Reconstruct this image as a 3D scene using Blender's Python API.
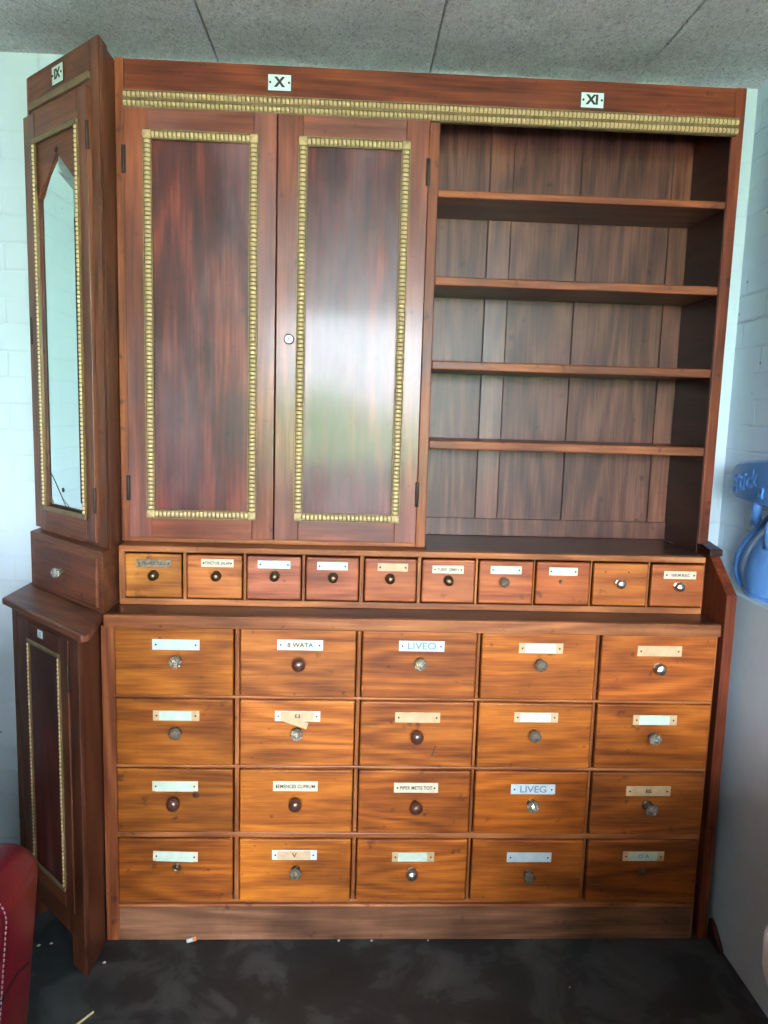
import bpy, bmesh, math, random
from mathutils import Vector, Matrix
random.seed(7)
sc = bpy.context.scene
for o in list(bpy.data.objects): bpy.data.objects.remove(o)
col = sc.collection

# ------------------------------------------------------------------ camera
yaw, pitch, roll = 0.0462, -0.1343, 0.0294
fw = Vector((math.sin(yaw)*math.cos(pitch), math.cos(yaw)*math.cos(pitch), math.sin(pitch)))
rt = Vector((math.cos(yaw), -math.sin(yaw), 0)); up = rt.cross(fw)
rt2 = math.cos(roll)*rt + math.sin(roll)*up; up2 = -math.sin(roll)*rt + math.cos(roll)*up
cd = bpy.data.cameras.new('camera'); cam = bpy.data.objects.new('camera', cd); col.objects.link(cam)
m = Matrix((rt2, up2, -fw)).transposed().to_4x4(); m.translation = Vector((-0.2451, -1.9403, 1.45))
cam.matrix_world = m
cd.sensor_fit = 'HORIZONTAL'; cd.sensor_width = 36; cd.lens = 770.68/768*36; cd.clip_start = .02
sc.camera = cam

# ------------------------------------------------------------------ exposure, sky, light
sc.view_settings.view_transform = 'Standard'; sc.view_settings.look = 'None'
sc.view_settings.gamma = 1; sc.view_settings.use_curve_mapping = False
sc.view_settings.exposure = 0.62
W = bpy.data.worlds.new('sky'); sc.world = W; W.use_nodes = True
nt = W.node_tree; bg = nt.nodes['Background']
SKY_COL = (0.82, 0.91, 1.0, 1); SKY_STR = 42.0
bg.inputs[0].default_value = SKY_COL; bg.inputs[1].default_value = SKY_STR
RX0, RX1, RY0, RY1, RZ = -3.3, 0.902, -4.2, 0.372, 2.389       # room
WINS = [(-0.98, 0.84, .94, 2.22)]      # openings in the wall behind the camera
for (a, b, c, d) in WINS:
    L = bpy.data.lights.new('sky_portal', 'AREA'); L.shape = 'RECTANGLE'; L.size = b-a; L.size_y = d-c
    L.cycles.is_portal = True
    lo = bpy.data.objects.new('sky_portal', L); col.objects.link(lo)
    lo.location = ((a+b)/2, RY0-.12, (c+d)/2); lo.rotation_euler = (math.radians(90), 0, 0)

SL = bpy.data.lights.new('sun', 'SUN'); SL.energy = 100; SL.angle = .02; SL.color = (1, .96, .88)
so = bpy.data.objects.new('sun', SL); col.objects.link(so); so.rotation_euler = (math.radians(-42), 0, math.radians(12))   # shines from over the house onto the terrace

# ------------------------------------------------------------------ materials
MATS = {}
def newmat(name):
    mt = bpy.data.materials.new(name); mt.use_nodes = True; MATS[name] = mt
    return mt, mt.node_tree, mt.node_tree.nodes['Principled BSDF']
def N(nt, t, **k):
    n = nt.nodes.new(t)
    for a, v in k.items(): setattr(n, a, v)
    return n
def ramp(nt, stops):
    r = N(nt, 'ShaderNodeValToRGB'); e = r.color_ramp.elements
    while len(e) < len(stops): e.new(.5)
    for i, (p, c) in enumerate(stops):
        e[i].position = p; e[i].color = (*c, 1)
    return r
def plain(name, c, rough=.5, metal=0, coat=0, bump=0, bscale=40, var=0, trans=0, ior=1.45, spec=.5):
    mt, nt, p = newmat(name)
    p.inputs['Base Color'].default_value = (*c, 1); p.inputs['Roughness'].default_value = rough
    p.inputs['Metallic'].default_value = metal; p.inputs['Coat Weight'].default_value = coat
    p.inputs['Transmission Weight'].default_value = trans; p.inputs['IOR'].default_value = ior
    p.inputs['Specular IOR Level'].default_value = spec
    tc = N(nt, 'ShaderNodeTexCoord')
    n = N(nt, 'ShaderNodeTexNoise'); n.inputs['Scale'].default_value = bscale; n.inputs['Detail'].default_value = 6
    nt.links.new(tc.outputs['Object'], n.inputs['Vector'])
    if var:
        r = ramp(nt, [(.3, tuple(v*(1-var) for v in c)), (.7, tuple(min(1, v*(1+var)) for v in c))])
        nt.links.new(n.outputs['Fac'], r.inputs[0]); nt.links.new(r.outputs[0], p.inputs['Base Color'])
    if bump:
        b = N(nt, 'ShaderNodeBump'); b.inputs['Strength'].default_value = bump; b.inputs['Distance'].default_value = .002
        nt.links.new(n.outputs['Fac'], b.inputs['Height']); nt.links.new(b.outputs[0], p.inputs['Normal'])
    return mt
def wood(name, dark, mid, light, axis='x', rough=.42, coat=.15, crough=.2, freq=9., blotch=.35, bump=.08, painted_sheen=0., spec=.3):
    mt, nt, p = newmat(name); K = nt.links.new; p.inputs['Specular IOR Level'].default_value = spec
    tc = N(nt, 'ShaderNodeTexCoord'); oi = N(nt, 'ShaderNodeObjectInfo')
    off = N(nt, 'ShaderNodeVectorMath', operation='SCALE'); off.inputs[0].default_value = (13.1, 7.7, 21.3)
    K(oi.outputs['Random'], off.inputs['Scale'])
    ad = N(nt, 'ShaderNodeVectorMath', operation='ADD'); K(tc.outputs['Object'], ad.inputs[0]); K(off.outputs[0], ad.inputs[1])
    i = 'xyz'.index(axis)
    def mp(s, l):
        q = N(nt, 'ShaderNodeMapping'); v = [s, s, s]; v[i] = l; q.inputs['Scale'].default_value = v
        K(ad.outputs[0], q.inputs['Vector']); return q
    # broad figure
    a = mp(freq, freq*.13); n1 = N(nt, 'ShaderNodeTexNoise'); n1.inputs['Scale'].default_value = 1.6
    n1.inputs['Detail'].default_value = 5; n1.inputs['Roughness'].default_value = .6; n1.inputs['Distortion'].default_value = 1.2
    K(a.outputs[0], n1.inputs['Vector'])
    # growth rings: fract-like bands out of a smooth field
    rg = mp(freq*.55, freq*.085); n3 = N(nt, 'ShaderNodeTexNoise'); n3.inputs['Scale'].default_value = 1.; n3.inputs['Detail'].default_value = 1.5
    K(rg.outputs[0], n3.inputs['Vector'])
    mu = N(nt, 'ShaderNodeMath', operation='MULTIPLY'); K(n3.outputs['Fac'], mu.inputs[0]); mu.inputs[1].default_value = 60
    sn = N(nt, 'ShaderNodeMath', operation='SINE'); K(mu.outputs[0], sn.inputs[0])
    # pores
    b_ = mp(freq*16, freq*.75); n2 = N(nt, 'ShaderNodeTexNoise'); n2.inputs['Scale'].default_value = 1.; n2.inputs['Detail'].default_value = 3
    K(b_.outputs[0], n2.inputs['Vector'])
    s1 = N(nt, 'ShaderNodeMath', operation='MULTIPLY_ADD'); K(sn.outputs[0], s1.inputs[0]); s1.inputs[1].default_value = .10; n1s = N(nt, 'ShaderNodeMath', operation='MULTIPLY_ADD'); K(n1.outputs['Fac'], n1s.inputs[0]); n1s.inputs[1].default_value = .5; n1s.inputs[2].default_value = .18; K(n1s.outputs[0], s1.inputs[2])
    s2 = N(nt, 'ShaderNodeMath', operation='MULTIPLY_ADD'); K(n2.outputs['Fac'], s2.inputs[0]); s2.inputs[1].default_value = .62; K(s1.outputs[0], s2.inputs[2])
    r = ramp(nt, [(.50, dark), (.74, mid), (.98, light)]); K(s2.outputs[0], r.inputs[0])
    # blotches of wear
    n4 = N(nt, 'ShaderNodeTexNoise'); n4.inputs['Scale'].default_value = 4.5; n4.inputs['Detail'].default_value = 4
    K(ad.outputs[0], n4.inputs['Vector'])
    r4 = ramp(nt, [(.30, (1-blotch,)*3), (.62, (1+blotch*.25,)*3)]); K(n4.outputs['Fac'], r4.inputs[0])
    mx = N(nt, 'ShaderNodeMix', data_type='RGBA', blend_type='MULTIPLY'); mx.inputs[0].default_value = 1
    K(r.outputs[0], mx.inputs[6]); K(r4.outputs[0], mx.inputs[7])
    m2 = N(nt, 'ShaderNodeMix', data_type='RGBA', blend_type='MULTIPLY'); m2.inputs[0].default_value = 1
    K(mx.outputs[2], m2.inputs[6]); K(oi.outputs['Color'], m2.inputs[7])
    out = m2.outputs[2]
    # small dark nicks
    v = N(nt, 'ShaderNodeTexNoise'); v.inputs['Scale'].default_value = 30; v.inputs['Detail'].default_value = 2
    K(ad.outputs[0], v.inputs['Vector'])
    rv = ramp(nt, [(.24, (.35, .3, .28)), (.33, (1, 1, 1))]); K(v.outputs['Fac'], rv.inputs[0])
    m3 = N(nt, 'ShaderNodeMix', data_type='RGBA', blend_type='MULTIPLY'); m3.inputs[0].default_value = .8
    K(out, m3.inputs[6]); K(rv.outputs[0], m3.inputs[7]); out = m3.outputs[2]
    if painted_sheen:     # reflected sheen painted into the colour as pale noise patches
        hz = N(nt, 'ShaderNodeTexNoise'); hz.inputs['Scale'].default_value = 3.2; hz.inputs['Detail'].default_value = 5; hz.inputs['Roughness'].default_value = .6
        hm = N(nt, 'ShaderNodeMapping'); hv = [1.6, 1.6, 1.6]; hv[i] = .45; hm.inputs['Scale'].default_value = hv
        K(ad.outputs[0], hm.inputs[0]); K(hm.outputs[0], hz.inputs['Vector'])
        rh = ramp(nt, [(.44, (0, 0, 0)), (.68, (painted_sheen,)*3)]); K(hz.outputs['Fac'], rh.inputs[0])
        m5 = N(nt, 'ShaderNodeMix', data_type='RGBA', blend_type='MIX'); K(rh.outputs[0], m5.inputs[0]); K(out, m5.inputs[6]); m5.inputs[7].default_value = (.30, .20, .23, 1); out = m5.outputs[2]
    K(out, p.inputs['Base Color'])
    rr = N(nt, 'ShaderNodeMapRange'); rr.inputs['To Min'].default_value = rough*.8; rr.inputs['To Max'].default_value = rough*1.3
    K(n4.outputs['Fac'], rr.inputs[0]); K(rr.outputs[0], p.inputs['Roughness'])
    p.inputs['Coat Weight'].default_value = coat; p.inputs['Coat Roughness'].default_value = crough
    b = N(nt, 'ShaderNodeBump'); b.inputs['Strength'].default_value = bump; b.inputs['Distance'].default_value = .001
    K(s2.outputs[0], b.inputs['Height']); K(b.outputs[0], p.inputs['Normal'])
    return mt
HONEY = ((.15, .033, .003), (.30, .080, .0055), (.46, .14, .013))
wood('honey_x', *HONEY, 'x', rough=.5, coat=.08, crough=.28, freq=12)
wood('small_x', (.19, .048, .010), (.38, .115, .022), (.52, .19, .042), 'x', rough=.42, coat=.18, crough=.28)
RAIL = ((.15, .043, .012), (.29, .090, .025), (.42, .155, .052))
wood('rail_x', *RAIL, 'x', rough=.5, coat=.08)
wood('rail_z', *RAIL, 'z', rough=.5, coat=.08)
RED = ((.065, .012, .005), (.130, .026, .009), (.21, .050, .017))
wood('red_x', *RED, 'x', rough=.5, coat=.05, crough=.3, spec=.2)
wood('red_z', *RED, 'z', rough=.5, coat=.05, crough=.3, spec=.2)
EDGE = ((.11, .026, .008), (.21, .052, .014), (.32, .10, .032))
wood('edge_z', *EDGE, 'z', rough=.5, coat=.08)
wood('edge_x', *EDGE, 'x', rough=.5, coat=.08)
wood('panel_z', (.035, .007, .006), (.090, .014, .010), (.22, .042, .020), 'z', rough=.36, coat=.24, crough=.11, freq=7, blotch=.5, painted_sheen=.3)
wood('door_z', (.080, .017, .007), (.165, .036, .013), (.27, .070, .026), 'z', rough=.42, coat=.35, crough=.16, painted_sheen=.2)
wood('door_x', (.080, .017, .007), (.165, .036, .013), (.27, .070, .026), 'x', rough=.42, coat=.35, crough=.16, painted_sheen=.2)
wood('back_z', (.042, .014, .009), (.095, .033, .021), (.17, .068, .045), 'z', rough=.42, coat=.15, crough=.28, freq=10)
wood('back_red_x', (.055, .015, .008), (.10, .028, .014), (.16, .055, .028), 'x', rough=.4, coat=.2)
wood('back_red', (.055, .016, .009), (.125, .040, .022), (.20, .075, .042), 'z', rough=.4, coat=.3, crough=.28, freq=10)
wood('dark_y', (.016, .005, .004), (.034, .009, .006), (.06, .018, .010), 'y', rough=.4, coat=.1)
wood('dark_x', (.030, .013, .008), (.065, .027, .015), (.11, .05, .03), 'x', rough=.33, coat=.3, crough=.25)
wood('plinth_x', (.10, .042, .020), (.17, .072, .034), (.27, .125, .065), 'x', rough=.55, coat=0, blotch=.5)
wood('corner_x', (.080, .024, .010), (.155, .050, .021), (.235, .085, .040), 'x', rough=.48, coat=.1, crough=.3)
wood('corner_z', (.080, .024, .010), (.155, .050, .021), (.235, .085, .040), 'z', rough=.42, coat=.25, crough=.3)
plain('gold', (.62, .46, .24), .38, .35, bump=.3, bscale=300, var=.2)
plain('gold_dark', (.17, .11, .042), .55, .1, var=.3, bscale=90)
plain('olive', (.17, .115, .055), .5, var=.2)
plain('mirror', (.80, .93, .88), .02, 1)
plain('mirror_edge', (.86, .96, .92), .04, 1)
plain('black', (.008, .008, .009), .6)
plain('enamel', (.80, .88, .88), .25, coat=.4, var=.04)
plain('enamel_edge', (.02, .025, .03), .4)
plain('ink', (.02, .025, .035), .6)
plain('faint_ink', (.16, .24, .32), .6)
plain('plate_white', (.52, .61, .62), .3, coat=.3, var=.08, bscale=60)
plain('plate_tan', (.52, .36, .20), .4, coat=.2, var=.12, bscale=60)
plain('plate_cream', (.60, .52, .38), .4, coat=.2, var=.1, bscale=60)
plain('paper_mint', (.50, .60, .48), .6, var=.08, bscale=50)
plain('tarnished', (.22, .17, .11), .5, .3, var=.4, bscale=120)
plain('glass_knob', (.70, .72, .64), .04, 0, trans=.85, ior=1.52)
plain('glass_dark', (.25, .22, .17), .06, .1, trans=.45, ior=1.52)
plain('silver', (.48, .46, .40), .3, 1)
plain('brass_dark', (.17, .115, .065), .35, .9)
plain('knob_wood', (.075, .027, .016), .28, coat=.6, var=.3, bscale=60)
plain('iron', (.05, .03, .022), .5, .5, var=.3)
plain('leather', (.17, .004, .014), .36, coat=.15, bump=.25, bscale=160, var=.12)
plain('stitch', (.62, .45, .45), .7)
plain('blue_plastic', (.10, .27, .62), .33, coat=.2)
plain('white_plastic', (.72, .74, .76), .35)
plain('chip_white', (.5, .47, .42), .8)
plain('chip_orange', (.55, .18, .05), .6)
plain('splinter', (.62, .50, .25), .7)
plain('foot_metal', (.3, .28, .26), .4, .8)
def brick_mat(name, axes, c, jd=1., bs=.75):
    mt, nt, p = newmat(name); K = nt.links.new
    tc = N(nt, 'ShaderNodeTexCoord'); sp = N(nt, 'ShaderNodeSeparateXYZ'); cb = N(nt, 'ShaderNodeCombineXYZ')
    K(tc.outputs['Object'], sp.inputs[0]); K(sp.outputs['XYZ'.index(axes[0])], cb.inputs[0]); K(sp.outputs['XYZ'.index(axes[1])], cb.inputs[1])
    wob = N(nt, 'ShaderNodeTexNoise'); wob.inputs['Scale'].default_value = 14; K(cb.outputs[0], wob.inputs['Vector'])
    wm = N(nt, 'ShaderNodeVectorMath', operation='MULTIPLY_ADD'); K(wob.outputs['Color'], wm.inputs[0]); wm.inputs[1].default_value = (.008, .008, 0); K(cb.outputs[0], wm.inputs[2])
    b = N(nt, 'ShaderNodeTexBrick'); b.inputs['Scale'].default_value = 1; b.inputs['Brick Width'].default_value = .225; b.inputs['Row Height'].default_value = .0755
    b.inputs['Mortar Size'].default_value = .005; b.inputs['Mortar Smooth'].default_value = .7
    b.inputs['Color1'].default_value = (1, 1, 1, 1); b.inputs['Color2'].default_value = (1, 1, 1, 1); b.inputs['Mortar'].default_value = (0, 0, 0, 1)
    K(wm.outputs[0], b.inputs['Vector'])
    n = N(nt, 'ShaderNodeTexNoise'); n.inputs['Scale'].default_value = 25; n.inputs['Detail'].default_value = 8; K(cb.outputs[0], n.inputs['Vector'])
    ng = N(nt, 'ShaderNodeTexNoise'); ng.inputs['Scale'].default_value = 5; K(cb.outputs[0], ng.inputs['Vector'])
    # paint fills most joints: the joint depth comes and goes
    rj = N(nt, 'ShaderNodeMapRange'); rj.inputs['From Min'].default_value = .40; rj.inputs['From Max'].default_value = .62; rj.inputs['To Min'].default_value = .05; rj.inputs['To Max'].default_value = jd
    K(ng.outputs['Fac'], rj.inputs[0])
    iv = N(nt, 'ShaderNodeMath', operation='MULTIPLY'); K(b.outputs['Fac'], iv.inputs[0]); K(rj.outputs[0], iv.inputs[1])
    h = N(nt, 'ShaderNodeMath', operation='MULTIPLY_ADD'); K(n.outputs['Fac'], h.inputs[0]); h.inputs[1].default_value = .35
    ng2 = N(nt, 'ShaderNodeMath', operation='MULTIPLY'); K(iv.outputs[0], ng2.inputs[0]); ng2.inputs[1].default_value = -1; K(ng2.outputs[0], h.inputs[2])
    bu = N(nt, 'ShaderNodeBump'); bu.inputs['Strength'].default_value = bs; bu.inputs['Distance'].default_value = .0045
    K(h.outputs[0], bu.inputs['Height']); K(bu.outputs[0], p.inputs['Normal'])
    r = ramp(nt, [(.0, c), (1., tuple(v*.88 for v in c))]); K(iv.outputs[0], r.inputs[0])
    ch = N(nt, 'ShaderNodeTexNoise'); ch.inputs['Scale'].default_value = 34; ch.inputs['Detail'].default_value = 1; K(cb.outputs[0], ch.inputs['Vector'])
    rc = ramp(nt, [(.20, (.25, .27, .3)), (.235, (1, 1, 1))]); K(ch.outputs['Fac'], rc.inputs[0])
    mx = N(nt, 'ShaderNodeMix', data_type='RGBA', blend_type='MULTIPLY'); mx.inputs[0].default_value = 1
    K(r.outputs[0], mx.inputs[6]); K(rc.outputs[0], mx.inputs[7]); K(mx.outputs[2], p.inputs['Base Color'])
    p.inputs['Roughness'].default_value = .55
    return mt
brick_mat('brick_back', 'XZ', (.58, .69, .76), .35, .6)
brick_mat('brick_side', 'YZ', (.55, .67, .80), 1., .9)
plain('plaster', (.46, .56, .62), .6, bump=.1, bscale=30, var=.03)
plain('wall_absorber', (.09, .085, .08), .9, var=.2)  # unseen left wall made dark to cut bounce light on the right side
plain('plaster_room', (.34, .34, .33), .8, bump=.1, bscale=30)
# wood-wool cement ceiling board
mt, nt, p = newmat('wood_wool'); K = nt.links.new
tc = N(nt, 'ShaderNodeTexCoord')
n = N(nt, 'ShaderNodeTexNoise'); n.inputs['Scale'].default_value = 110; n.inputs['Detail'].default_value = 5; n.inputs['Roughness'].default_value = .75; n.inputs['Distortion'].default_value = 1.5
mpp = N(nt, 'ShaderNodeMapping'); mpp.inputs['Scale'].default_value = (1, .55, 1); K(tc.outputs['Object'], mpp.inputs[0]); K(mpp.outputs[0], n.inputs['Vector'])
n2 = N(nt, 'ShaderNodeTexNoise'); n2.inputs['Scale'].default_value = 7; n2.inputs['Detail'].default_value = 4; K(tc.outputs['Object'], n2.inputs['Vector'])
r = ramp(nt, [(.32, (.28, .28, .28)), (.5, (.70, .71, .72)), (.70, (.92, .92, .92))]); K(n.outputs['Fac'], r.inputs[0])
r2 = ramp(nt, [(.3, (.75, .75, .75)), (.7, (1, 1, 1))]); K(n2.outputs['Fac'], r2.inputs[0])
mx = N(nt, 'ShaderNodeMix', data_type='RGBA', blend_type='MULTIPLY'); mx.inputs[0].default_value = 1
K(r.outputs[0], mx.inputs[6]); K(r2.outputs[0], mx.inputs[7]); K(mx.outputs[2], p.inputs['Base Color'])
bu = N(nt, 'ShaderNodeBump'); bu.inputs['Strength'].default_value = .6; bu.inputs['Distance'].default_value = .004
K(n.outputs['Fac'], bu.inputs['Height']); K(bu.outputs[0], p.inputs['Normal']); p.inputs['Roughness'].default_value = .95
# worn dark concrete floor
mt, nt, p = newmat('floor_concrete'); K = nt.links.new
tc = N(nt, 'ShaderNodeTexCoord')
n = N(nt, 'ShaderNodeTexNoise'); n.inputs['Scale'].default_value = 5.5; n.inputs['Detail'].default_value = 9; n.inputs['Roughness'].default_value = .62; n.inputs['Distortion'].default_value = .7
K(tc.outputs['Object'], n.inputs['Vector'])
r = ramp(nt, [(.38, (.008, .010, .010)), (.49, (.013, .0155, .016)), (.535, (.030, .033, .033)), (.70, (.056, .059, .057))]); K(n.outputs['Fac'], r.inputs[0])
K(r.outputs[0], p.inputs['Base Color']); p.inputs['Roughness'].default_value = .6
n3 = N(nt, 'ShaderNodeTexNoise'); n3.inputs['Scale'].default_value = 60; K(tc.outputs['Object'], n3.inputs['Vector'])
bu = N(nt, 'ShaderNodeBump'); bu.inputs['Strength'].default_value = .2; bu.inputs['Distance'].default_value = .002
K(n3.outputs['Fac'], bu.inputs['Height']); K(bu.outputs[0], p.inputs['Normal'])
plain('paving', (.80, .75, .74), .8, var=.1, bscale=3)
plain('grass', (.12, .26, .05), .8, bump=.5, var=.4, bscale=8)
plain('hedge_leaf', (.15, .30, .08), .8, bump=.8, var=.6, bscale=5)
plain('frame_white', (.75, .76, .75), .4)

# ------------------------------------------------------------------ mesh builder
class MB:
    def __init__(s): s.bm = bmesh.new(); s.mats = []
    def mi(s, mname):
        if mname not in s.mats: s.mats.append(mname)
        return s.mats.index(mname)
    def box(s, x0, x1, y0, y1, z0, z1, mat, bev=0., seg=2):
        vs = [s.bm.verts.new((x, y, z)) for x in (x0, x1) for y in (y0, y1) for z in (z0, z1)]
        q = [(0, 1, 3, 2), (4, 6, 7, 5), (0, 4, 5, 1), (2, 3, 7, 6), (0, 2, 6, 4), (1, 5, 7, 3)]
        fs = [s.bm.faces.new([vs[i] for i in f]) for f in q]
        k = s.mi(mat)
        for f in fs: f.material_index = k
        if bev:
            es = list({e for f in fs for e in f.edges})
            r = bmesh.ops.bevel(s.bm, geom=es, offset=bev, segments=seg, profile=.5, affect='EDGES', clamp_overlap=True)
            for f in r['faces']: f.material_index = k
        return s
    def prism(s, pts, lo, hi, mat, axis='z', bev=0.):
        """pts: 2-D outline; axis z -> (x,y), axis x -> (y,z), axis y -> (x,z)"""
        f3 = {'z': lambda a, b, h: (a, b, h), 'x': lambda a, b, h: (h, a, b), 'y': lambda a, b, h: (a, h, b)}[axis]
        A = [s.bm.verts.new(f3(a, b, lo)) for a, b in pts]; B = [s.bm.verts.new(f3(a, b, hi)) for a, b in pts]
        fs = [s.bm.faces.new(A[::-1]), s.bm.faces.new(B)]
        n = len(pts)
        for i in range(n): fs.append(s.bm.faces.new((A[i], A[(i+1) % n], B[(i+1) % n], B[i])))
        k = s.mi(mat)
        for f in fs: f.material_index = k
        if bev:
            es = list({e for f in fs for e in f.edges})
            r = bmesh.ops.bevel(s.bm, geom=es, offset=bev, segments=2, profile=.5, affect='EDGES', clamp_overlap=True)
            for f in r['faces']: f.material_index = k
        return s
    def quad(s, a, b, c, d, mat):
        f = s.bm.faces.new([s.bm.verts.new(v) for v in (a, b, c, d)]); f.material_index = s.mi(mat); return s
    def lathe(s, prof, mat, M=None, seg=16, smooth=True, cap=True):
        """prof: list of (r, h) about local z; M: matrix"""
        M = M or Matrix.Identity(4); R = []
        for r, h in prof:
            R.append([s.bm.verts.new(M @ Vector((r*math.cos(2*math.pi*i/seg), r*math.sin(2*math.pi*i/seg), h))) for i in range(seg)])
        k = s.mi(mat)
        for a, b in zip(R, R[1:]):
            for i in range(seg):
                f = s.bm.faces.new((a[i], a[(i+1) % seg], b[(i+1) % seg], b[i])); f.material_index = k; f.smooth = smooth
        if cap:
            f = s.bm.faces.new(R[0][::-1]); f.material_index = k
            f = s.bm.faces.new(R[-1]); f.material_index = k
        return s
    def tube(s, pts, r, mat, seg=8, closed=False):
        pts = [Vector(p) for p in pts]; n = len(pts); R = []; k = s.mi(mat)
        ref = Vector((0, 0, 1))
        for i, p in enumerate(pts):
            a = pts[i-1] if (i > 0 or closed) else p; b = pts[(i+1) % n] if (i < n-1 or closed) else p
            t = (b-a).normalized(); u = t.cross(ref)
            if u.length < .1: u = t.cross(Vector((1, 0, 0)))
            u.normalize(); w = t.cross(u)
            rr = r[i] if isinstance(r, (list, tuple)) else r
            R.append([s.bm.verts.new(p + rr*(math.cos(2*math.pi*j/seg)*u + math.sin(2*math.pi*j/seg)*w)) for j in range(seg)])
        prs = list(zip(R, R[1:])) + ([(R[-1], R[0])] if closed else [])
        for a, b in prs:
            for j in range(seg):
                f = s.bm.faces.new((a[j], a[(j+1) % seg], b[(j+1) % seg], b[j])); f.material_index = k; f.smooth = True
        if not closed:
            s.bm.faces.new(R[0][::-1]).material_index = k; s.bm.faces.new(R[-1]).material_index = k
        return s
    def beads(s, p0, p1, nrm, width, height, pitch=.0108, mat='gold', base='gold_dark', fil=.0035):
        """a strip of carved half-round beads from p0 to p1 on a flat fillet"""
        p0, p1, nrm = Vector(p0), Vector(p1), Vector(nrm).normalized()
        t = (p1-p0); L = t.length; t.normalize(); w = nrm.cross(t)
        nb = max(1, round(L/pitch)); pt = L/nb; k = s.mi(mat); R = []
        for i in range(nb):
            for f, sc_ in ((.0, .40), (.10, .72), (.5, 1.), (.90, .72)):
                c = p0 + t*(i+f)*pt
                R.append((c, sc_))
        R.append((p1, .40)); rings = []
        for c, q in R:
            rings.append([s.bm.verts.new(c + w*(math.cos(math.pi*j/5)*(width/2-fil)*(.8+.2*q)) + nrm*(height*.28+math.sin(math.pi*j/5)*height*.72*q)) for j in range(6)])
        kg = s.mi(base)
        for q, (a, b) in enumerate(zip(rings, rings[1:])):
            for j in range(5):
                f = s.bm.faces.new((a[j], b[j], b[j+1], a[j+1])); f.material_index = k if q % 4 in (1, 2) else kg; f.smooth = q % 4 in (1, 2)
        s.bm.faces.new(rings[0]).material_index = k; s.bm.faces.new(rings[-1][::-1]).material_index = k
        kb = s.mi(base); c = [(-.5, 0), (.5, 0), (.5, .55), (.38, .55), (.34, .35), (-.34, .35), (-.38, .55), (-.5, .55)]
        A = [s.bm.verts.new(p0 + w*a*width + nrm*b*height) for a, b in c]; B = [s.bm.verts.new(p1 + w*a*width + nrm*b*height) for a, b in c]
        for i in range(8): s.bm.faces.new((A[i], A[(i+1) % 8], B[(i+1) % 8], B[i])).material_index = kb
        s.bm.faces.new(A[::-1]).material_index = kb; s.bm.faces.new(B).material_index = kb
        return s
    def text(s, txt, size, M, mat, ext=.0004, wide=1., shear=0., bold=.012):
        cu = bpy.data.curves.new('t', 'FONT'); cu.body = txt; cu.size = size; cu.extrude = ext
        cu.align_x = 'CENTER'; cu.align_y = 'CENTER'; cu.shear = shear; cu.offset = size*bold; cu.resolution_u = 4
        ob = bpy.data.objects.new('t', cu); me = ob.to_mesh()
        k = s.mi(mat); vs = [s.bm.verts.new(M @ Vector((v.co.x*wide, v.co.y, v.co.z))) for v in me.vertices]
        for pl in me.polygons:
            try: f = s.bm.faces.new([vs[i] for i in pl.vertices]); f.material_index = k
            except ValueError: pass
        ob.to_mesh_clear(); bpy.data.objects.remove(ob); bpy.data.curves.remove(cu)
        return s
    def build(s, name, parent=None, color=None, loc=None, sm=False):
        bmesh.ops.recalc_face_normals(s.bm, faces=s.bm.faces)
        if loc is not None: bmesh.ops.translate(s.bm, vec=-Vector(loc), verts=s.bm.verts)
        me = bpy.data.meshes.new(name); s.bm.to_mesh(me); s.bm.free()
        for q in s.mats: me.materials.append(MATS[q])
        o = bpy.data.objects.new(name, me); col.objects.link(o)
        if parent: o.parent = parent
        if loc is not None: o.location = loc
        if color: o.color = (*color, 1)
        return o
def tag(o, label=None, cat=None, group=None, kind=None):
    if label: o['label'] = label
    if cat: o['category'] = cat
    if group: o['group'] = group
    if kind: o['kind'] = kind
    return o
def thing(name, label, cat, loc=(0, 0, 0), rz=0, group=None):
    o = bpy.data.objects.new(name, None); col.objects.link(o); o.location = loc; o.rotation_euler = (0, 0, rz)
    o.empty_display_size = .1
    return tag(o, label, cat, group)
FY = Matrix(((1, 0, 0, 0), (0, 0, -1, 0), (0, 1, 0, 0), (0, 0, 0, 1)))     # local z -> -y (towards the room), local y -> z
def at(x, y, z, s=1): return Matrix.Translation((x, y, z)) @ FY @ Matrix.Scale(s, 4)

# ------------------------------------------------------------------ the room
T = .12
MB().box(RX0-T, RX1+.3, RY0-T, RY1+T, -.1, 0, 'floor_concrete').build('floor')['kind'] = 'structure'
cb = MB(); xs = [RX0-T, -3.0, -2.41, -1.815, -1.224, -.6365, -.0455, .5395, RX1+.3]
for a, b in zip(xs, xs[1:]): cb.box(a+.0022, b-.0022, RY0-T, RY1+T, RZ, RZ+.05, 'wood_wool', .002, 1)
cb.box(RX0-T, RX1+.3, RY0-T, RY1+T, RZ+.02, RZ+.1, 'black')
tag(cb.build('ceiling'), kind='structure')
tag(MB().box(RX0-T, RX1+.3, RY1, RY1+T, 0, RZ, 'brick_back').build('wall_back'), kind='structure')
tag(MB().box(RX1, RX1+T, RY0-T, RY1, 0, RZ, 'brick_side').build('wall_right'), kind='structure')
tag(MB().box(RX0-T, RX0, RY0-T, RY1, 0, RZ, 'wall_absorber').build('wall_left'), kind='structure')
w = MB(); xc = RX0
for (a, b, c, d) in sorted(WINS):
    w.box(xc, a, RY0-T, RY0, 0, RZ, 'plaster_room'); w.box(a, b, RY0-T, RY0, 0, c, 'plaster_room'); w.box(a, b, RY0-T, RY0, d, RZ, 'plaster_room'); xc = b
w.box(xc, RX1, RY0-T, RY0, 0, RZ, 'plaster_room')
tag(w.build('wall_front'), kind='structure')
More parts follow.
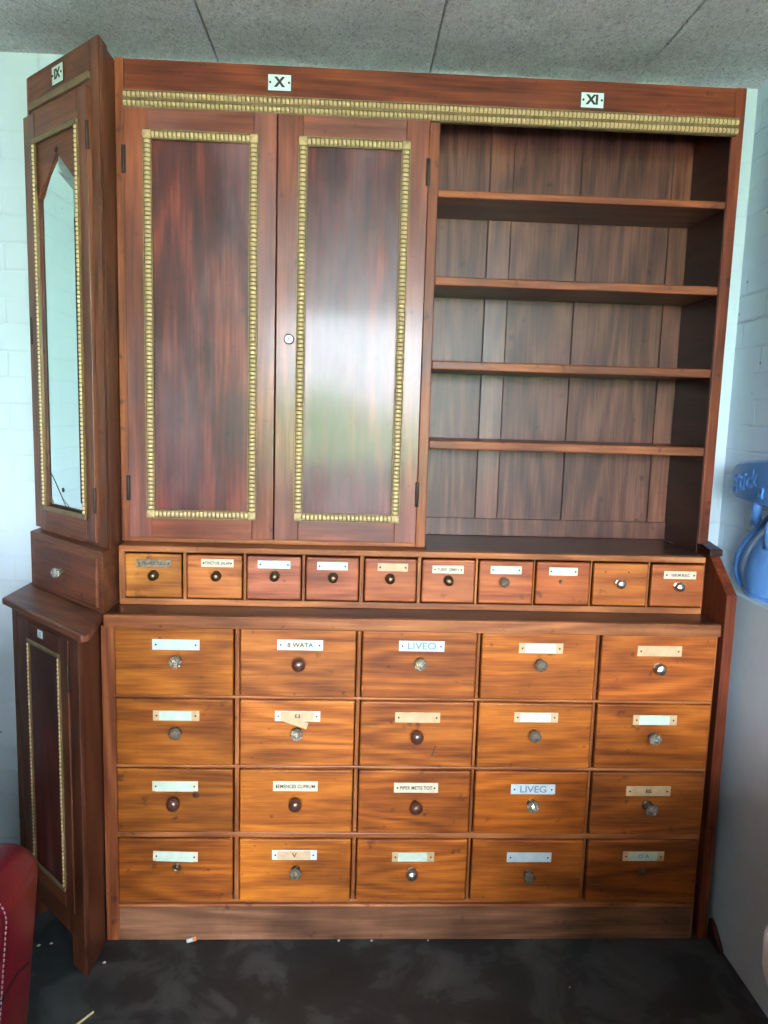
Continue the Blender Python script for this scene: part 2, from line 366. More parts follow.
for i, (a, b, c, d) in enumerate(WINS):
    f = MB(); t = .045
    f.box(a, b, RY0-.09, RY0-.03, c, c+t, 'frame_white', .004); f.box(a, b, RY0-.09, RY0-.03, d-t, d, 'frame_white', .004)
    f.box(a, a+t, RY0-.09, RY0-.03, c, d, 'frame_white', .004); f.box(b-t, b, RY0-.09, RY0-.03, c, d, 'frame_white', .004)
    tag(f.build('window_%d' % (i+1)), kind='structure')
# smooth plastered dado along the foot of the right wall, its top a narrow ledge
tag(MB().box(.8046, RX1, RY0, RY1, 0, .981, 'plaster', .004).build('trim_1'), kind='structure')
# outside: hedge, and unseen ground paved pale to bounce light onto the ceiling
tag(MB().box(-14, 14, -26, RY0-T-.02, -.25, -.12, 'paving').build('bounce_terrace'), 'pale paved terrace outside the windows, added unseen to bounce light indoors', 'bounce_terrace', kind='structure')
h = MB(); rr = random.Random(3); nx, nz = 90, 10; V_ = []
for i in range(nx+1):
    top = 1.35 + .3*rr.random() + .3*math.sin(i*.35)
    V_.append([h.bm.verts.new((-13+26*i/nx, -13 + .35*rr.random() + .5*(j/nz)**2, -.12 + (top+.12)*j/nz)) for j in range(nz+1)])
kk = h.mi('hedge_leaf')
for i in range(nx):
    for j in range(nz): h.bm.faces.new((V_[i][j], V_[i+1][j], V_[i+1][j+1], V_[i][j+1])).material_index = kk
B_ = [h.bm.verts.new((-13+26*i/nx, -14.5, V_[i][nz].co.z)) for i in range(nx+1)]
for i in range(nx): h.bm.faces.new((V_[i][nz], V_[i+1][nz], B_[i+1], B_[i])).material_index = kk
tag(h.build('hedge'), 'tall green hedge outside the windows behind the viewer', 'hedge', kind='stuff')

# ------------------------------------------------------------------ knobs and label plates
def knob(kind, x, y, z, parent, r=.0165, tilt=(0, 0)):
    b = MB(); M = at(x, y, z) @ Matrix.Rotation(tilt[0], 4, 'X') @ Matrix.Rotation(tilt[1], 4, 'Y')
    if kind in ('glass', 'dark'):
        mt = 'glass_knob' if kind == 'glass' else 'glass_dark'
        b.lathe([(r*.75, 0), (r*.75, .003), (r*.4, .004)], 'brass_dark', at(x, y, z), 16)
        b.lathe([(r*.42, .003), (r*.5, .010), (r*1.0, .018), (r*1.02, .023), (r*.72, .030), (r*.30, .033)], mt, M, 8, False)
        b.lathe([(r*.24, .032), (r*.2, .0345), (r*.05, .035)], 'silver' if kind == 'glass' else 'brass_dark', M, 8)
        nm, lb = 'knob', ('clear faceted glass knob' if kind == 'glass' else 'dull smoky glass knob')
    elif kind == 'wood':
        b.lathe([(r*.45, 0), (r*.42, .009), (r*.85, .015), (r*1.08, .022), (r*1.02, .028), (r*.7, .033), (r*.2, .0355)], 'knob_wood', M, 20)
        nm, lb = 'knob', 'turned dark brown wooden knob'
    elif kind == 'bright':
        b.lathe([(r*.8, 0), (r*.8, .003), (r*.4, .005), (r*.45, .011), (r*1.0, .017), (r*1.0, .021), (r*.75, .027), (r*.2, .030)], 'silver', M, 8, False)
        nm, lb = 'knob', 'bright silvery faceted knob'
    elif kind == 'brass':
        b.lathe([(r*1.0, 0), (r*1.0, .003), (r*.45, .005), (r*.45, .010), (r*.9, .015), (r*.92, .019), (r*.5, .024), (r*.15, .025)], 'brass_dark', M, 14)
        nm, lb = 'knob', 'small tarnished brass knob'
    elif kind == 'ring':
        b.lathe([(r*.75, 0), (r*.75, .002), (r*.55, .003), (r*.5, .0015), (r*.32, .0015), (r*.3, .004), (r*.1, .005)], 'brass_dark', at(x, y, z), 18)
        nm, lb = 'knob_rose', 'bare metal ring where the knob is missing'
    elif kind == 'screw':
        b.lathe([(r*.42, 0), (r*.42, .003), (r*.25, .010), (r*.12, .011)], 'silver', at(x, y, z), 12)
        nm, lb = 'knob_screw', 'bare screw where the knob is missing'
    o = b.build(nm, parent); o['label'] = lb
    return o
def plate(x0, x1, y, z, parent, style='white', h=.028, txt=None, tsize=.014, lab=None, rot=0, ink='ink', wide=1.):
    """y = surface it is screwed to"""
    b = MB(); xc = (x0+x1)/2; w = (x1-x0)/2
    R = Matrix.Translation((xc, y, z)) @ Matrix.Rotation(rot, 4, 'Y')
    def bx(a0, a1, c0, c1, y0, y1, mt, bev=0):
        q = MB(); q.box(a0, a1, y0, y1, c0, c1, mt, bev, 1)
        n0 = len(b.bm.verts); k = b.mi(mt); mp = {}
        for v in q.bm.verts: mp[v] = b.bm.verts.new(R @ v.co)
        for f in q.bm.faces: b.bm.faces.new([mp[v] for v in f.verts]).material_index = k
        q.bm.free()
    base = {'white': 'plate_white', 'tan': 'plate_tan', 'cream': 'plate_cream', 'paper': 'plate_tan', 'paperw': 'plate_cream', 'tarnished': 'tarnished', 'mix': 'plate_white', 'torn': 'plate_white'}[style]
    bx(-w, w, -h/2, h/2, -.0022, 0, base, .0008)
    if style == 'paper': bx(-w*.72, w*.66, -h*.44, h*.44, -.003, -.0022, 'paper_mint')
    if style == 'paperw': bx(-w*.86, w*.80, -h*.5, h*.42, -.003, -.0022, 'paper_mint')
    if style == 'mix': bx(-w*.76, w*.72, -h*.42, h*.42, -.003, -.0022, 'plate_tan')
    if style == 'torn':
        bx(-w*.55, w*.25, -h*.42, h*.42, -.003, -.0022, 'plate_cream')
    if style == 'cream': bx(-w*.78, w*.78, -h*.36, h*.36, -.0028, -.0022, 'plate_cream')
    for s_ in (-1, 1):
        b.lathe([(.0024, 0), (.0024, .0012), (.001, .0016)], 'iron', R @ Matrix.Translation((s_*w*.84, -.0022, 0)) @ FY, 8)
    if txt:
        b.text(txt, tsize, R @ Matrix.Translation((0, -.0033, 0)) @ FY, ink, .0002, wide)
    o = b.build('label_plate', parent)
    if lab: o['label'] = lab
    return o

# ------------------------------------------------------------------ lower drawer chest
CX0, CX1 = -.872, .742
chest = thing('drawer_chest', 'large honey-brown wooden chest with four rows of five labelled drawers, standing on the floor', 'drawer chest', (-.055, .18, 0))
def PL(o):  # world-built child of an unrotated thing
    return o
COLS = [(-.835, -.5335), (-.5155, -.218), (-.2015, .0965), (.1105, .4130), (.4275, .7340)]
ROWS = [(.6975, .8795), (.5072, .6880), (.3180, .4967), (.1215, .3008)]
cx, cy = chest.location.x, chest.location.y
off = Vector((-cx, -cy, 0))
class TB(MB):
    """builder whose coordinates are world ones, moved into the thing's frame when built"""
    def into(s, name, parent, color=None, root=None):
        M = (root or parent).matrix_basis.inverted() if (root or parent) else Matrix.Identity(4)
        bmesh.ops.transform(s.bm, matrix=M, verts=s.bm.verts)
        return s.build(name, parent, color)
b = TB()
b.box(CX0, -.8375, .0, .36, 0.0, .878, 'edge_z', .0025)
b.box(.7365, CX1, .004, .36, 0.0, .878, 'rail_z', .001)
b.box(CX0+.002, CX1-.002, .348, .358, .0, .878, 'dark_x')
b.box(-.838, .737, .002, .35, .110, .1195, 'rail_x', .002)
b.box(-.838, .737, .001, .35, .8805-.0015, .8795, 'rail_x')
for (a0, a1), (c0, c1) in zip(COLS, COLS[1:]):
    b.box(a1+.003, c0-.003, .001, .34, .118, .879, 'rail_z', .003)
for (z0, z1), (w0, w1) in zip(ROWS, ROWS[1:]):
    b.box(-.838, .737, -.004, .34, w1+.0008, z0-.0008, 'rail_x', .003)
b.into('carcass', chest)
b = TB()
b.box(-.8375, .7365, .0, .02, .001, .1005, 'plinth_x', .002)
b.box(-.8375, .7365, -.006, .02, .1005, .1095, 'rail_x', .003)
b.into('plinth', chest)
def DC(r, g, b_): return (r, g, b_)
TINT = [[(1.02, 1.05, .9), (.95, 1.0, 1.9), (1.0, .95, 1.35), (1.02, .98, .95), (.92, .80, .85)],
        [(.92, .92, .8), (1.12, 1.15, 1.7), (.98, .95, 1.2), (1.0, .95, .8), (.98, .92, .85)],
        [(.78, .78, .75), (1.05, 1.05, 1.1), (.92, .85, .95), (1.12, 1.0, .7), (.70, .66, .9)],
        [(.88, .82, .75), (1.15, 1.15, 1.0), (1.08, 1.02, 1.0), (.95, .88, .9), (.72, .62, .8)]]
KN = [[('glass', -.677, .793), ('wood', -.364, .791), ('glass', -.051, .797), ('dark', .264, .798), ('bright', .581, .791)],
      [('dark', -.679, .602), ('glass', -.367, .603), ('wood', -.053, .599), ('dark', .259, .604), ('glass', .58, .6)],
      [('wood', -.685, .409), ('wood', -.368, .409), ('wood', -.051, .409), ('glass', .264, .408), ('glass', .58, .405)],
      [('ring', -.681, .220), ('dark', -.365, .214), ('bright', -.053, .210), ('dark', .265, .204), ('ring', .582, .210)]]
PLT = [[(-.739, -.619, .834, 'white', None), (-.421, -.303, .838, 'torn', '8 WATA'), (-.107, .012, .840, 'white', 'LIVEO'), (.207, .324, .839, 'paper', None), (.522, .641, .836, 'tan', None)],
       [(-.739, -.62, .644, 'paper', None), (-.425, -.307, .646, 'mix', 'E3'), (-.111, .008, .646, 'tan', None), (.204, .322, .650, 'paper', None), (.524, .643, .646, 'paper', None)],
       [(-.743, -.624, .450, 'paperw', None), (-.428, -.31, .452, 'cream', 'SEMENCES CUPRUM'), (-.108, .01, .450, 'cream', 'PIPER METIS TOT'), (.206, .326, .448, 'white', 'LIVEG'), (.52, .642, .445, 'tan', 'BS')],
       [(-.743, -.625, .252, 'paperw', None), (-.429, -.309, .257, 'mix', 'V'), (-.107, .007, .252, 'paper', None), (.205, .327, .252, 'white', None), (.524, .639, .256, 'paper', 'O A')]]
for ri, (z0, z1) in enumerate(ROWS):
    for ci, (x0, x1) in enumerate(COLS):
        b = TB()
        b.box(x0, x1, -.010, .010, z0, z1, 'honey_x', .0045, 3)
        b.box(x0+.004, x1-.004, .010, .30, z0+.004, z1-.008, 'red_x')
        if (ri, ci) == (2, 0): b.lathe([(.0085, 0), (.006, .0004), (.001, .0006)], 'knob_wood', at(-.630, -.010, .425), 12)
        if (ri, ci) == (1, 2): b.prism([(-.013, .538), (-.008, .540), (.001, .568), (-.002, .570), (-.009, .550)], -.0104, -.0099, 'knob_wood', 'y')
        d = b.into('drawer', chest, TINT[ri][ci])
        k, kx, kz = KN[ri][ci]
        kx -= 0; tilt = (0, 0); rr_ = .0165
        if (ri, ci) == (2, 4): tilt = (.35, .35); rr_ = .019
        if (ri, ci) == (2, 2): tilt = (.4, .1)
        o = knob(k, kx-cx, -.010-cy, kz, d, rr_, tilt)
        px0, px1, pz, st, tx = PLT[ri][ci]
        ts = {'LIVEO': .026, 'LIVEG': .026, 'E3': .014, 'V': .018, 'BS': .015, '8 WATA': .016, 'O A': .016}.get(tx, .0135)
        ik = 'faint_ink' if tx in ('LIVEO', 'LIVEG', 'O A') else 'ink'
        lab = {'white': 'white plate', 'paper': 'tan plate with a pale paper strip', 'paperw': 'pale paper strip over the plate', 'tan': 'bare tan plate', 'mix': 'white ended plate with tan strip', 'torn': 'white plate with half a label torn off', 'cream': 'cream lettered plate'}[st]
        plate(px0-cx, px1-cx, -.010-cy, pz, d, st, .028, tx, ts, lab, ink=ik, wide=.85 if tx and len(tx) > 9 else 1.1,
              rot={(3, 0): .03, (0, 1): .0}.get((ri, ci), 0.))
        if (ri, ci) == (1, 1):      # loose strip of label hanging down askew
            q = TB(); q.box(-.037, .037, -.0135, -.0125, -.009, .009, 'plate_tan')
            bmesh.ops.transform(q.bm, matrix=Matrix.Translation((-.375, 0, .632)) @ Matrix.Rotation(.33, 4, 'Y'), verts=q.bm.verts)
            q.into('loose_label', d, root=chest)['label'] = 'loose tan label strip hanging askew'

# ------------------------------------------------------------------ worktop over the chest
top = thing('worktop', 'dark worn wooden worktop with light front edge, between the big and the small drawers', 'worktop', (-.06, .17, .8805))
b = TB(); b.box(-.8565, .7345, -.028, .356, .8805, .9145, 'rail_x', .004)
b.box(-.853, .731, -.014, .353, .9143, .9150, 'dark_x'); b.into('board', top)

# ------------------------------------------------------------------ row of ten small drawers
sm_box = thing('small_drawer_unit', 'low wooden case with a single row of ten small drawers, standing on the worktop', 'drawer unit', (-.06, .2, .9152))
SD = [(-.827, -.681), (-.666, -.523), (-.509, -.368), (-.354, -.215), (-.198, -.061), (-.045, .0955), (.108, .253), (.2625, .408), (.418, .5655), (.577, .7205)]
b = TB(); yS = .074; SZ0, SZ1 = .9152, 1.0745
b.box(-.8445, .7245, yS-.004, .356, 1.0575, SZ1, 'rail_x', .004)
b.box(-.8445, .7245, yS, .356, SZ0, .9325, 'rail_x', .002)
b.box(-.8445, -.829, yS, .356, .93, 1.058, 'rail_z', .001); b.box(.7212, .7245, yS, .356, .93, 1.058, 'rail_z')
b.box(-.84, .72, .34, .355, .93, 1.058, 'dark_x')
for (a0, a1), (c0, c1) in zip(SD, SD[1:]): b.box(a1+.003, c0-.003, yS+.001, .33, .93, 1.059, 'rail_z', .002)
b.box(-.032, .722, yS+.016, .352, SZ1-.001, SZ1+.0006, 'dark_x')
b.into('carcass', sm_box)
ST = [(1.05, 1.15, .8), (1.05, .98, 1.0), (.88, .78, 1.7), (.85, .68, 1.2), (.92, .75, 1.0), (.90, .76, 1.05), (.88, .68, .8), (.86, .62, .55), (.95, .80, .5), (.82, .62, .6)]
SK = [('brass', -.752, .998), ('brass', -.589, .999), ('brass', -.436, 1.002), ('brass', -.282, 1.001), ('brass', -.131, 1.001), ('brass', .025, .999), ('dark', .173, 1.0), ('screw', .329, 1.001), ('bright', .488, 1.001), ('bright', .649, .996)]
SP = [(-.797, -.706, 1.029, 'tarnished', 'PRUNUS TOLU'), (-.629, -.544, 1.033, 'cream', 'TINCTUR. JALAP'), (-.481, -.395, 1.032, 'white', None), (-.325, -.244, 1.031, 'white', None), (-.165, -.084, 1.031, 'tan', None),
      (-.019, .065, 1.028, 'cream', 'TUBER. SEMEN'), (.137, .221, 1.030, 'paperw', None), (.295, .373, 1.029, 'paperw', None), None, (.609, .698, 1.025, 'cream', 'SEBUM BULC')]
for i, (x0, x1) in enumerate(SD):
    b = TB(); b.box(x0, x1, yS-.008, yS+.008, .9375, 1.053, 'small_x', .004, 3)
    b.box(x0+.004, x1-.004, yS+.008, .31, .9425, 1.047, 'red_x')
    if SP[i] is None:
        for hx in (.449, .513): b.lathe([(.0022, 0), (.0022, .0006)], 'iron', at(hx, yS-.008, 1.030), 8)
    d = b.into('drawer', sm_box, ST[i]); L_ = sm_box.location
    k, kx, kz = SK[i]; knob(k, kx-L_.x, yS-.008-L_.y, kz-L_.z, d, .0135)
    if SP[i]:
        p0, p1, pz, st, tx = SP[i]
        plate(p0-L_.x, p1-L_.x, yS-.008-L_.y, pz-L_.z, d, st, .0215, tx, .0105, wide=.85)['label'] = {'tarnished': 'tarnished metal label plate', 'cream': 'cream lettered plate', 'white': 'white blank plate', 'tan': 'tan blank plate', 'paperw': 'pale paper strip over the plate'}[st]

# ------------------------------------------------------------------ end panel at the right
endp = thing('end_panel', 'tall reddish end board right of the drawers, its top sloping back', 'panel', (.771, .18, 0))
b = TB()
b.prism([(0, 0), (.36, 0), (.36, 1.075), (.115, 1.070), (0.004, .985)], .757, .785, 'red_z', 'x', .003)
b.into('board', endp)
b = TB(); b.prism([(.108, 1.0705), (.36, 1.0755), (.36, 1.099), (.19, 1.099), (.108, 1.089)], .752, .788, 'dark_y', 'x', .002)
b.into('cap', endp)['label'] = 'dark brown cap on the sloping board'

# ------------------------------------------------------------------ upper case: two doors and open shelves
up_ = thing('wall_cupboard', 'tall reddish upper cupboard with two panelled doors and open shelves beside them', 'cupboard', (-.05, .24, 1.0755))
Z0, Z1 = 1.0755, 2.2915; YF = .126
b = TB()
b.box(-.8515, -.8275, YF, .36, Z0, Z1, 'edge_z', .003)
b.box(.7235, .7530, YF, .36, 1.1005, Z1, 'red_z', .004)
b.box(-.8275, .7235, YF+.02, .36, Z1-.03, Z1-.012, 'red_x')
b.box(-.8275, .7235, YF, YF+.022, 2.192, Z1-.002, 'red_x', .002)
b.box(-.0615, -.0350, YF-.003, .355, Z0, 2.192, 'edge_z', .002)
b.box(-.8275, -.0615, YF-.006, .355, Z0, 1.0895, 'rail_x', .003)
b.box(.7215, .7236, YF+.004, .355, Z0+.001, 2.19, 'dark_y')
b.into('carcass', up_)
b = TB(); pe = [(-.0352, .1350, 'back_z'), (.1375, .2030, 'back_red'), (.2035, .3985, 'back_z'), (.4010, .6645, 'back_z'), (.6672, .7230, 'back_red')]
for a, c, mt in pe: b.box(a, c, .3565, .3625, Z0+.004, 2.27, mt, .0012, 1)
b.box(-.84, -.0352, .3565, .3625, Z0+.004, 2.27, 'back_z')
b.box(-.0352, .7220, .348, .3566, Z0, 1.128, 'back_z', .0015)
b.box(-.84, .74, .3626, .366, Z0, 2.275, 'black')
b.into('back_panel', up_)['label'] = 'brown plank back behind the open shelves'
for z1, z0 in ((2.0109, 1.9924), (1.7945, 1.7719), (1.5783, 1.5548), (1.3680, 1.3439)):
    b = TB(); b.box(-.0348, .7213, YF+.006, .3563, z0+.0004, z1-.0004, 'back_red_x', .001); b.box(-.0348, .7213, YF+.002, YF+.012, z0, z1, 'edge_x', .0035); b.into('shelf', up_)
b = TB()
n = (0, -1, 0)
b.box(-.828, .7325, YF-.006, YF+.004, 2.1705, 2.2125, 'gold_dark', .0015)
b.beads((-.828, YF-.006, 2.2020), (.7325, YF-.006, 2.2020), n, .0205, .013, .0108)
b.beads((-.828, YF-.006, 2.1810), (.7325, YF-.006, 2.1810), n, .0205, .013, .0108)
b.into('gilt_cornice', up_)['label'] = 'double row of gilt beading under the frieze'
def roman(x0, x1, z0, z1, txt, parent, root, y=YF):
    b = TB(); w_ = (x1-x0)/2; xc = (x0+x1)/2; zc = (z0+z1)/2
    b.box(x0-.0025, x1+.0025, y-.002, y, z0-.0025, z1+.0025, 'enamel_edge', .0005, 1)
    b.box(x0, x1, y-.0035, y-.002, z0, z1, 'enamel', .0006, 1)
    for s_ in (-1, 1): b.lathe([(.0028, 0), (.0028, .0015), (.001, .002)], 'iron', at(xc+s_*w_*.82, y-.0035, zc), 8)
    b.text(txt, .031, at(xc, y-.0040, zc), 'ink', .0003, bold=.05)
    return b, root
b, _ = roman(-.471, -.414, 2.2290, 2.2665, 'X', up_, up_); b.into('number_plate', up_)['label'] = 'white enamel plate with numeral X'
b, _ = roman(.322, .380, 2.2240, 2.2600, 'XI', up_, up_); b.into('number_plate', up_)['label'] = 'white enamel plate with numeral XI'
YD = .108
def door(x0, x1, mx0, mx1, side):
    b = TB(); z0, z1 = 1.0905, 2.1695; sw = .062; mz0, mz1 = 1.143, 2.118; ins = .012
    ja, jb = mx0+ins, mx1-ins
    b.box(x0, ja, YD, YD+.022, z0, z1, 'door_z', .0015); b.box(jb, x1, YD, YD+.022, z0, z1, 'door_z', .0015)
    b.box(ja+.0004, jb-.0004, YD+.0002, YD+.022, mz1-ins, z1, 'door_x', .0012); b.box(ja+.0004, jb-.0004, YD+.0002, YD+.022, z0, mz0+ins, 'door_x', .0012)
    d = b.into('door', up_)
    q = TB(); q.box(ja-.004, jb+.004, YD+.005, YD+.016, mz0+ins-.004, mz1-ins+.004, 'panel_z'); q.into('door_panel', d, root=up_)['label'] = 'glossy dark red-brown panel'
    q = TB(); w_ = .0235; hw = w_/2; hh = .011
    q.beads((mx0, YD, mz1-hw), (mx1, YD, mz1-hw), n, w_, hh); q.beads((mx0, YD, mz0+hw), (mx1, YD, mz0+hw), n, w_, hh)
    q.beads((mx0+hw, YD, mz0+w_), (mx0+hw, YD, mz1-w_), n, w_, hh); q.beads((mx1-hw, YD, mz0+w_), (mx1-hw, YD, mz1-w_), n, w_, hh)
    for a in (mx0+hw, mx1-hw):
        for c in (mz0+hw, mz1-hw): q.box(a-hw, a+hw, YD-.006, YD, c-hw, c+hw, 'gold_dark', .001); q.lathe([(hw*1.25, .005), (hw*1.0, .009), (.0015, .0125)], 'gold', at(a, YD, c) @ Matrix.Rotation(math.pi/4, 4, 'Z'), 4, False)
    q.into('gilt_beading', d, root=up_)['label'] = 'gilt beaded moulding round the panel'
    hx = x0 if side < 0 else x1
    for hz in (2.046, 1.222):
        q = TB(); q.lathe([(.0035, 0), (.0045, .002), (.0045, .064), (.0035, .066)], 'iron', Matrix.Translation((hx+side*.0, YD-.001, hz-.033)), 10)
        q.box(hx-.006, hx+.006, YD-.0005, YD+.001, hz-.033, hz+.033, 'iron'); q.into('hinge', d, root=up_)['label'] = 'dark iron hinge'
    return d
d1 = door(-.8260, -.4465, -.7790, -.4910, -1)
d2 = door(-.4435, -.0635, -.3920, -.1090, 1)
q = TB(); q.lathe([(.0135, 0), (.0135, .002), (.011, .0035), (.0102, .002)], 'iron', at(-.410, YD, 1.619), 24, cap=False)
q.lathe([(.0105, .001), (.0105, .0026), (.009, .003)], 'enamel', at(-.410, YD, 1.619), 24)
q.lathe([(.0022, .003), (.0022, .0036)], 'black', at(-.4105, YD, 1.6215), 10); q.box(-.4118, -.4092, YD-.0036, YD-.003, 1.612, 1.6215, 'black')
for s_ in (-1, 1): q.lathe([(.0016, .003), (.0016, .0036)], 'iron', at(-.410+s_*.0065, YD, 1.618), 8)
q.into('keyhole_plate', d2, root=up_)['label'] = 'round pale keyhole plate with dark rim'

# ------------------------------------------------------------------ corner units, faces turned 45 degrees
CO = Vector((-.849, .008, 0)); A45 = math.radians(-45)
CM = Matrix.Translation(CO) @ Matrix.Rotation(A45, 4, 'Z')
def loc(x, y):                      # world plan point -> local frame of the corner face
    v = CM.inverted() @ Vector((x, y, 0)); return (v.x, v.y)
def cthing(name, label, cat, z):
    o = thing(name, label, cat, (CO.x, CO.y, z), A45); return o
class CB(MB):                       # coordinates: face frame with absolute z
    def into(s, name, parent, z, color=None):
        bmesh.ops.translate(s.bm, vec=(0, 0, -z), verts=s.bm.verts)
        return s.build(name, parent, color)
# upper mirror case
UZ = 1.0745
mc = cthing('mirror_cupboard', 'tall narrow corner cupboard with a pointed mirror in its door, at the left end', 'cupboard', UZ)
b = CB()
poly = [(-.393, 0.), (0, 0), loc(-.853, .018), loc(-.853, .366), loc(-1.127, .366)]
poly = [(-.393, 0.), (0, 0), loc(-.8535, .06), loc(-.8535, .366), loc(-1.127, .366)]
b.prism([(x, y+.002 if y < .001 else y) for x, y in poly], UZ, 2.287, 'corner_z')
b.prism([(-.0448, -.002), (-.0014, -.002), loc(-.8500, .07), (-.0448, .03)], UZ, 2.2915, 'corner_z', 'z', .002)
b.box(-.393, -.048, -.001, .02, 2.205, 2.2915, 'corner_x', .002)
b.box(-.393, -.380, -.0025, .02, 2.19, 2.289, 'corner_z', .002)
b.box(-.378, -.048, -.007, .004, 2.204, 2.222, 'olive', .003)
b.into('carcass', mc, UZ)
b = CB(); yf = -.012; dz0, dz1 = 1.0860, 2.1885
mX0, mX1, mZ0, mZ1 = -.338, -.088, 1.140, 2.122; ww = .014
b.box(-.398, mX0+.006, yf, 0., dz0, dz1, 'corner_z', .002); b.box(mX1-.006, -.0455, yf, 0., dz0, dz1, 'corner_z', .002)
b.box(mX0+.0064, mX1-.0064, yf, 0., mZ1-.006, dz1, 'corner_x', .002); b.box(mX0+.0064, mX1-.0064, yf, 0., dz0, mZ0+.006, 'corner_x', .002)
dr = b.into('door', mc, UZ)
b = CB(); hw = ww/2
for zz in (mZ0+hw, mZ1-hw): b.box(mX0, mX1, yf-.007, yf, zz-hw, zz+hw, 'olive', .004)
for xx in (mX0+hw, mX1-hw): b.beads((xx, yf, mZ0+ww), (xx, yf, mZ1-ww), n, ww, .010)
b.into('gilt_beading', dr, UZ)['label'] = 'narrow gilt beading framing the mirror'
b = CB(); a0, a1 = mX0+ww-.002, mX1-ww+.002; zt, zs = 2.068, 1.972; xm = (a0+a1)/2; zb = mZ0+ww-.002; zu = mZ1-ww+.002
# spandrels either side of the mirror's point
b.prism([(a0, zs), (a0, zu), (xm, zu), (xm, zt)], yf+.003, yf+.0075, 'corner_x', 'y'); b.prism([(xm, zt), (xm, zu), (a1, zu), (a1, zs)], yf+.003, yf+.0075, 'corner_x', 'y')
b.lathe([(.008, 0), (.008, .003), (.003, .005)], 'iron', Matrix.Translation((xm, yf+.003, zt+.006)) @ FY, 10)
b.into('spandrel', dr, UZ)['label'] = 'plain wooden corners above the pointed mirror'
b = CB(); yy = yf+.0085; e = .030
out = [(a0, zb), (a1, zb), (a1, zs), (xm, zt), (a0, zs)]; inn = [(a0+e, zb+e), (a1-e, zb+e), (a1-e, zs-e*.3), (xm, zt-e*1.5), (a0+e, zs-e*.3)]
k1, k2 = b.mi('mirror'), b.mi('mirror_edge')
O_ = [b.bm.verts.new((x, yy, z)) for x, z in out]; I_ = [b.bm.verts.new((x, yy-.0045, z)) for x, z in inn]
f = b.bm.faces.new(I_); f.material_index = k1
for i in range(5): b.bm.faces.new((O_[i], O_[(i+1) % 5], I_[(i+1) % 5], I_[i])).material_index = k2
Bk = [b.bm.verts.new((x, yy+.003, z)) for x, z in out]
for i in range(5): b.bm.faces.new((Bk[i], Bk[(i+1) % 5], O_[(i+1) % 5], O_[i])).material_index = k2
b.bm.faces.new(Bk[::-1]).material_index = k2
crack = [(a0+.001, 1.262), (a0+.040, 1.235), (a0+.085, 1.19), (a0+.118, zb+.003)]
for (x0_, q0), (x1_, q1) in zip(crack, crack[1:]):
    dx, dzz = x1_-x0_, q1-q0; L_ = math.hypot(dx, dzz); ux, uz = -dzz/L_*.0011, dx/L_*.0011
    b.prism([(x0_-ux, q0-uz), (x1_-ux, q1-uz), (x1_+ux, q1+uz), (x0_+ux, q0+uz)], yy-.0055, yy-.0046, 'black', 'y')
b.lathe([(.0065, 0), (.0065, .001)], 'iron', Matrix.Translation((a0+.098, yy-.0046, 1.205)) @ FY, 10)
b.into('mirror', dr, UZ)['label'] = 'tall bevelled mirror with a pointed top and cracked lower corner'
for hz in (2.075, 1.195):
    b = CB(); b.lathe([(.0035, 0), (.0045, .002), (.0045, .064), (.0035, .066)], 'iron', Matrix.Translation((-.0452, yf, hz-.033)), 10); b.into('hinge', dr, UZ)
b = CB(); b.box(-.390, -.379, yf-.0015, yf, 1.595, 1.668, 'iron', .0006, 1); b.into('lock_plate', dr, UZ)['label'] = 'narrow dark lock plate'
b = CB(); zc, xc_ = 2.2545, -.209
b.box(xc_-.031, xc_+.031, -.003, -.001, zc-.0235, zc+.0235, 'enamel_edge', .0005, 1); b.box(xc_-.029, xc_+.029, -.0046, -.003, zc-.021, zc+.021, 'enamel', .0006, 1)
for s_ in (-1, 1): b.lathe([(.0028, 0), (.0028, .0015), (.001, .002)], 'iron', Matrix.Translation((xc_+s_*.023, -.0046, zc)) @ FY, 8)
b.text('IX', .031, Matrix.Translation((xc_, -.0050, zc)) @ FY, 'ink', .0003, bold=.05)
b.into('number_plate', mc, UZ)['label'] = 'white enamel plate with numeral IX'
# drawer box
DZ = .9155
db = cthing('corner_drawer_box', 'squat corner box with one drawer and a glass knob, below the mirror cupboard', 'drawer box', DZ)
b = CB(); F = -.029
poly = [(-.397, F), (.0235, F), loc(-.852, .0), loc(-.852, .366), loc(-1.148, .366), loc(-1.148, .27)]
b.prism([(-.397, F), (.0225, F), loc(-.8525, .0), loc(-.8525, .366), loc(-1.148, .366)], DZ, 1.0735, 'corner_x', 'z', .003)
b.into('carcass', db, DZ)
b = CB(); b.box(-.360, -.002, F-.007, F+.006, .9260, 1.0560, 'corner_x', .004, 3); dd = b.into('drawer', db, DZ, (.95, .85, .85))
b = CB(); M_ = Matrix.Translation((-.190, F-.007, .990)) @ Matrix.Scale(.85, 4) @ FY @ Matrix.Rotation(.15, 4, 'Y')
b.lathe([(.012, 0), (.012, .003), (.006, .004)], 'brass_dark', M_, 14); b.lathe([(.007, .003), (.008, .010), (.0165, .019), (.0168, .024), (.012, .031), (.005, .034)], 'glass_knob', M_, 8, False)
b.lathe([(.005, .033), (.003, .036)], 'silver', M_, 8); b.into('knob', dd, DZ)['label'] = 'clear faceted glass knob'
# corner worktop
CZ = .8955
ct = cthing('corner_worktop', 'dark angled wooden worktop on the corner base cabinet', 'worktop', CZ)
b = CB()
b.prism([loc(-1.172, .124), loc(-.850, -.206), loc(-.8365, -.196), loc(-.8365, -.170), loc(-.8590, -.075), loc(-.8590, -.030), loc(-.8590, .366), loc(-1.172, .366)], CZ, .9145, 'corner_x', 'z', .005)
b.into('board', ct, CZ)
